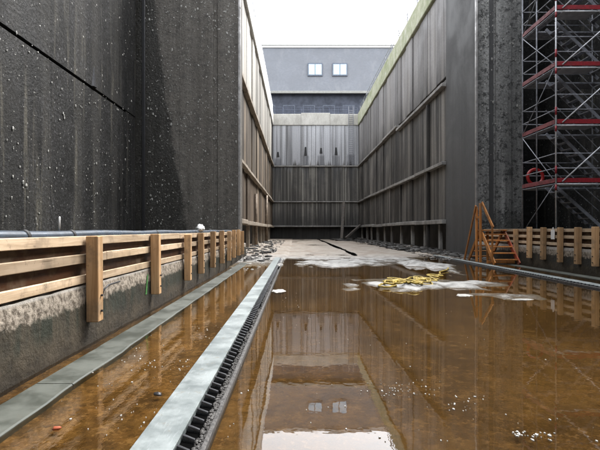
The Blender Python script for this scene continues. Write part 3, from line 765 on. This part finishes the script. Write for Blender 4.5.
# ------------------------------------------------------------------ timber stile over the right-hand edge
t = thing('timber_stile', 'orange timber step stile with handrails beside the right fence', 'steps')
xa, xb = 7.56, 8.50; ya, yt, yc = 17.75, 19.1, 20.45; zt = 1.30
for xx, mt in ((xa,'stile'),(xb,'stile_red')):
    g = MB(); g.bar((xx,ya,.03),(xx,yt,zt), .05, .17); g.build('stringer', M[mt], t)
    g = MB(); g.bar((xx,yc,.03),(xx,yt+.14,zt-.05), .05, .17); g.build('stringer', M['stile'], t)
for k in range(5):
    f_ = (k+.7)/5.4; y = ya+(yt-ya)*f_; z = zt*f_
    g = MB(); g.cbox(xa+.03, xb-.03, y-.12, y+.14, z, z+.045, .005); g.build('tread', M['stile'], t)
    g = MB(); y = yc+(yt-yc)*f_; g.cbox(xa+.03, xb-.03, y-.14, y+.12, z, z+.045, .005); g.build('tread', M['stile'], t)
g = MB(); g.cbox(xa-.05, xb+.05, yt-.2, yt+.36, zt, zt+.05, .006); g.build('platform', M['stile'], t)
for yy, zz in ((yt-.12, 2.42),(yt+.28, 2.30)):
    g = MB(); g.cbox(xa-.10, xa-.03, yy-.06, yy+.06, .02, zz, .006); g.build('post', M['stile'], t)
g = MB(); g.cbox(xa+.22, xa+.29, yt-.1, yt, .02, zt-.01, .006); g.build('post', M['stile'], t)
g = MB(); g.bar((xa-.02,yt-.16,2.44),(xa-.02,ya+.1,1.42), .05, .12); g.build('handrail', M['stile'], t)
g = MB(); g.bar((xa-.13,yt+.2,2.34),(xa-.13,yc+.15,.03), .05, .10); g.build('handrail', M['stile'], t)
g = MB(); g.bar((xa-.05,ya+.12,.1),(xa-.05,ya+.12,1.50), .06, .06); g.build('post', M['stile'], t)
g = MB(); g.bar((xa-.1,yt-.05,1.85),(xa-.1,yt+.3,1.85), .03, .10); g.build('mid_rail', M['stile'], t)
g = MB(); g.bar((xa-.1,ya+.5,.08),(xb+.04,ya+.5,.08), .08, .10); g.build('brace', M['stile'], t)

# ------------------------------------------------------------------ scaffold stair tower
t = thing('scaffold', 'tall silver tube scaffold stair tower with red toe boards at right', 'scaffold')
SX0, SX1, SY0, SY1 = 9.1, 11.9, 16.35, 18.75; Z0 = .955
LV = [3.0, 5.06, 7.08, 9.05, 11.1, 13.15]
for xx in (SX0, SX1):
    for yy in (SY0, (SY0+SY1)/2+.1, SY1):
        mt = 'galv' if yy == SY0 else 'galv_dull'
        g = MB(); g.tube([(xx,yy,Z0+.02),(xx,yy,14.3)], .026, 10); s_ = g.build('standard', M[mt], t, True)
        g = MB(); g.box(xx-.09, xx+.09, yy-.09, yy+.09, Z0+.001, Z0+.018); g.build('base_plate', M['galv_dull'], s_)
        if yy == SY0:
            for z in LV:
                for dz, hh in ((-.28,.2),(.3,.28)):
                    g = MB(); g.tube([(xx,yy,z+dz),(xx,yy,z+dz+hh)], .032, 10); g.build('collar', M['red'], s_, True)
def lg(a, b_, r=.02, mt='galv_dull', name='ledger'):
    g = MB(); g.tube([a, b_], r, 8); return g.build(name, M[mt], t, True)
for i, z in enumerate([Z0+.25]+LV):
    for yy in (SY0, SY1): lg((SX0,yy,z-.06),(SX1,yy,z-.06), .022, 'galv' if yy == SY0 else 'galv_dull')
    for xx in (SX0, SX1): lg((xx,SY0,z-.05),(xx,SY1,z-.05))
    if i == 0: continue
    for h in (.5, 1.02):
        lg((SX0,SY0,z+h),(SX1,SY0,z+h), .019, 'galv_dull', 'guard_rail'); lg((SX0,SY0,z+h),(SX0,SY1,z+h), .019, 'galv_dull', 'guard_rail'); lg((SX0,SY1,z+h),(SX1,SY1,z+h), .019, 'galv_dull', 'guard_rail')
    g = MB(); g.cbox(SX0+.03, SX1-.03, SY0-.03, SY0-.005, z+.0, z+.15, .004); g.build('toe_board', M['red'], t)
    g = MB(); g.cbox(SX0-.03, SX0-.005, SY0+.03, SY1-.03, z+.0, z+.15, .004); g.build('toe_board', M['red_dull'], t)
    g = MB(); g.cbox(SX0+.25, SX0+1.42, SY0+.0, SY0+.62, z-.085, z-.02, .006); g.build('deck', M['deck'], t)
    g = MB(); g.cbox(SX0+.05, SX0+.24, SY0+.1, SY1-.05, z-.08, z-.02, .006); g.build('deck', M['galv_dull'], t)
    g = MB(); g.cbox(SX0+.25, SX1-.1, SY1-.66, SY1-.05, z-.08, z-.02, .006); g.build('deck', M['galv_dull'], t)
for i, z in enumerate([Z0+.2]+LV):
    z2 = ([Z0+.2]+LV+[15])[i+1] if i < len(LV) else 14.2
    if i: lg((SX0+.2,SY0-.05,z+.03),(SX1-.1,SY0-.05,z2+.25), .024, 'galv', 'brace')
    lg((SX0-.03,SY0+.1,z+.1),(SX0-.03,SY1-.1,z2-.1), .016, 'galv_dull', 'brace') if i % 2 else lg((SX0-.03,SY1-.1,z+.1),(SX0-.03,SY0+.1,z2-.1), .016, 'galv_dull', 'brace')
    if i < len(LV):
        # flight: top at the left, foot at the right
        xt, xf = SX0+.45, SX1-.35; zf = z+.02; ztp = z2-.05
        f0 = bpy.data.objects.new('stair_flight', None); C.objects.link(f0); f0.parent = t
        for yy in (SY0+.85, SY0+1.5):
            g = MB(); g.bar((xt,yy,ztp),(xf,yy,zf), .03, .12); g.build('stringer', M['galv_dull'], f0)
            g = MB(); g.tube([(xt,yy,ztp+.9),(xf,yy,zf+.9)], .018, 8); g.build('handrail', M['galv_dull'], f0)
        for k in range(1, 9):
            q = k/9; g = MB(); g.cbox(xt+(xf-xt)*q-.1, xt+(xf-xt)*q+.1, SY0+.87, SY0+1.48, ztp+(zf-ztp)*q-.015, ztp+(zf-ztp)*q+.015, .004); g.build('tread', M['galv_dull'], f0)
g = MB(); n, m = 28, 10
xc, yc_, zc = px(535,SY1-.1), SY1-.12, pz(177,SY1-.1)
v = [(xc+(.30+.062*math.cos(b_))*math.cos(a), yc_+.055*math.sin(b_), zc+(.30+.062*math.cos(b_))*math.sin(a)) for a in [2*math.pi*i/n for i in range(n)] for b_ in [2*math.pi*j/m for j in range(m)]]
g.add(v, [(i*m+j, i*m+(j+1)%m, ((i+1)%n)*m+(j+1)%m, ((i+1)%n)*m+j) for i in range(n) for j in range(m)])
tag(g.build('life_ring', M['buoy'], None, True), 'red life ring hanging on the scaffold above the lowest deck', 'life ring')

# ------------------------------------------------------------------ yellow hose
rr = random.Random(31); pts = []
loops = [(389,285.5,.3),(407,283,.36),(415,285,.26),(424,279.5,.3),(432,283,.28),(392,284,.26),(402,285,.22),(398,281.5,.3),(412,282.5,.30),(421,284,.24),(418,280,.32),(428,281.5,.34),(436,279,.3),(441,275,.3)]
lvl = .052
for i, (a, b_, rad) in enumerate(loops):
    cx, cy_ = fl(387+(a-389)*.92, b_+1.6); ph = rr.uniform(0, 6); rad *= .85
    for k in range(26):
        th = ph+k/26*2*math.pi*1.35
        pts.append((cx+rad*.62*math.cos(th)*(1+.3*math.sin(2.3*th+i)), cy_+rad*1.35*math.sin(th)*(1+.2*math.cos(1.7*th+2*i)), max(floor_h(cx, cy_), 0)+lvl*.5+.009*(i % 4)+.008*math.sin(th*1.5+i)))
for k in range(1, 14):
    cx, cy_ = fl(436+k*1.0+2*math.sin(k*.8), 276.5-k*.6); pts.append((cx, cy_, max(floor_h(cx,cy_),0)+.035))
sm = []
for i in range(1, len(pts)-2):
    p0, p1, p2, p3 = (Vector(pts[i+j]) for j in (-1,0,1,2))
    for q in (0, .5):
        sm.append(.5*((2*p1)+(p2-p0)*q+(2*p0-5*p1+4*p2-p3)*q*q+(3*p1-p0-3*p2+p3)*q**3))
g = MB(); g.tube(sm, .021, 7)
tag(g.build('hose', M['yellow'], None, True), 'tangled yellow hose lying on the pale silt bar', 'hose')

# ------------------------------------------------------------------ rubble, foam and scraps
def rubble(label, n, f, seed, mat, smin, smax):
    rr = random.Random(seed); g = MB()
    for i in range(n):
        x, y = f(rr); s_ = .5*rr.uniform(smin, smax)*rr.choice((.35,.5,.6,.8,1,1.5)); a = rr.uniform(.6,1.5)
        z = max(0, floor_h(x, y))
        g.lump((x, y, z+s_*.12), s_*a, s_/a*1.2, s_*rr.uniform(.2,.42), seed=i+seed*50, amp=.45, n=9, m=6, fr=1.4)
    o = g.build('rubble', mat, None, True); struct(o, label, 'stuff'); return o
def fr_(r):
    y = 21+38*r.random()**1.5; e = min(1, (y-20)/8); return r.uniform(XR-.3-1.9*e, XR+.4), y
rubble('dark wet rubble and torn sheeting along the foot of the right chamber wall', 1700, fr_, 1, M['rock'], .10, .42)
rubble('brown rubble scattered among the dark pieces by the right wall', 520, lambda r: (r.uniform(XR-2.4, XR+.2), 20.5+30*r.random()**1.4), 3, M['rock_brown'], .06, .28)
rubble('grey rubble and silt along the foot of the left chamber wall', 420, lambda r: (r.uniform(XL-.3, -1.2), 19.5+35*r.random()**1.3), 2, M['rock'], .08, .32)
rubble('pale brown crumbs on the silt by the left chamber wall', 140, lambda r: (r.uniform(KL-.3, -1.15), 15.5+22*r.random()**1.3), 4, M['foam'], .03, .13)
rubble('dark heap of debris in the far right corner of the chamber', 160, lambda r: (r.uniform(5.0, XR), r.uniform(54, 64.5)), 5, M['rock'], .25, .7)
for i, (a, b_, r_, lab) in enumerate((((6.1,62.4,.1),(6.6,64.2,5.2),.38,'upright weathered beam leaning on the end wall near the right corner'),
                                ((6.4,60,.3),(8.5,61.5,2.0),.3,'weathered beam lying on the debris heap in the right corner'))):
    g = MB(); g.bar(a, b_, r_, r_*.8, .02); tag(g.build('timber_beam', M['oldwood']), lab, 'beam')
# foam: flat crusts and flecks on the water
g = MB(); rr = random.Random(17)
def crust(cx, cy_, rx, ry, h=.006, n=18, z=.002):
    ph = rr.uniform(0, 99); top = []; base = []
    for k in range(n):
        th = 2*math.pi*k/n; q = 1+.55*mnoise.fractal(Vector((math.cos(th)*1.6, math.sin(th)*1.6, ph)), 1., 2., 3)
        base.append((cx+rx*q*math.cos(th), cy_+ry*q*math.sin(th), z-.004)); top.append((cx+rx*q*.9*math.cos(th), cy_+ry*q*.9*math.sin(th), z+h))
    v = base+top+[(cx, cy_, z+h*1.2)]
    g.add(v, [(k, (k+1)%n, n+(k+1)%n, n+k) for k in range(n)]+[(n+k, n+(k+1)%n, 2*n) for k in range(n)])
for (a, b_, wpx, hpx) in ((279,291,6,1.6),(464,295.5,7,1.2),(520,299.5,14,.5),(268,259,5,1),(262,263,7,.8)):
    x, y = fl(a, b_); x2, _ = fl(a+wpx, b_); _, y2 = fl(a, b_-hpx); crust(x, y, x2-x, y2-y, n=26)
def flecks(n, xr, yr, smax=.018, pw=1):
    for i in range(n):
        a = rr.uniform(*xr); b_ = rr.uniform(*yr); x, y = fl(a, b_); s_ = .62*rr.uniform(.004, smax)*rr.random()**(pw*.5+.5)+.002
        crust(x, y, s_, s_*rr.uniform(.8,2.2), .004, 6)
flecks(16, (448,475), (396,412)); flecks(14, (508,528), (432,437), .022); flecks(16, (530,556), (433,442), .02); flecks(30, (360,440), (380,398), .012)
flecks(90, (60,250), (330,440), .014, 2); flecks(60, (300,600), (310,445), .010, 2); flecks(22, (190,235), (322,345), .02); flecks(14, (278,300), (292,330), .014)
flecks(26, (130,165), (345,375), .014); flecks(24, (380,430), (385,395), .01); flecks(10, (170,190), (360,370), .012)
struct(g.build('foam', M['foam']), 'pale foam crusts and white flecks floating on the brown water', 'stuff')
for (a, b_, s_, mt, nm, lab) in ((57,428.5,.02,'orange','litter_scrap','bright orange scrap on the brown floor near the bottom left'),(158,394.5,.022,'dark_iron','stone','small black stone in the brown water left of the guide rail')):
    x, y = fl(a, b_); g = MB(); g.lump((x,y,.004), s_*1.5, s_*1.2, s_*.6, seed=a, amp=.5, n=9, m=6); tag(g.build(nm, M[mt], None, True), lab, 'scrap' if mt == 'orange' else 'stone')
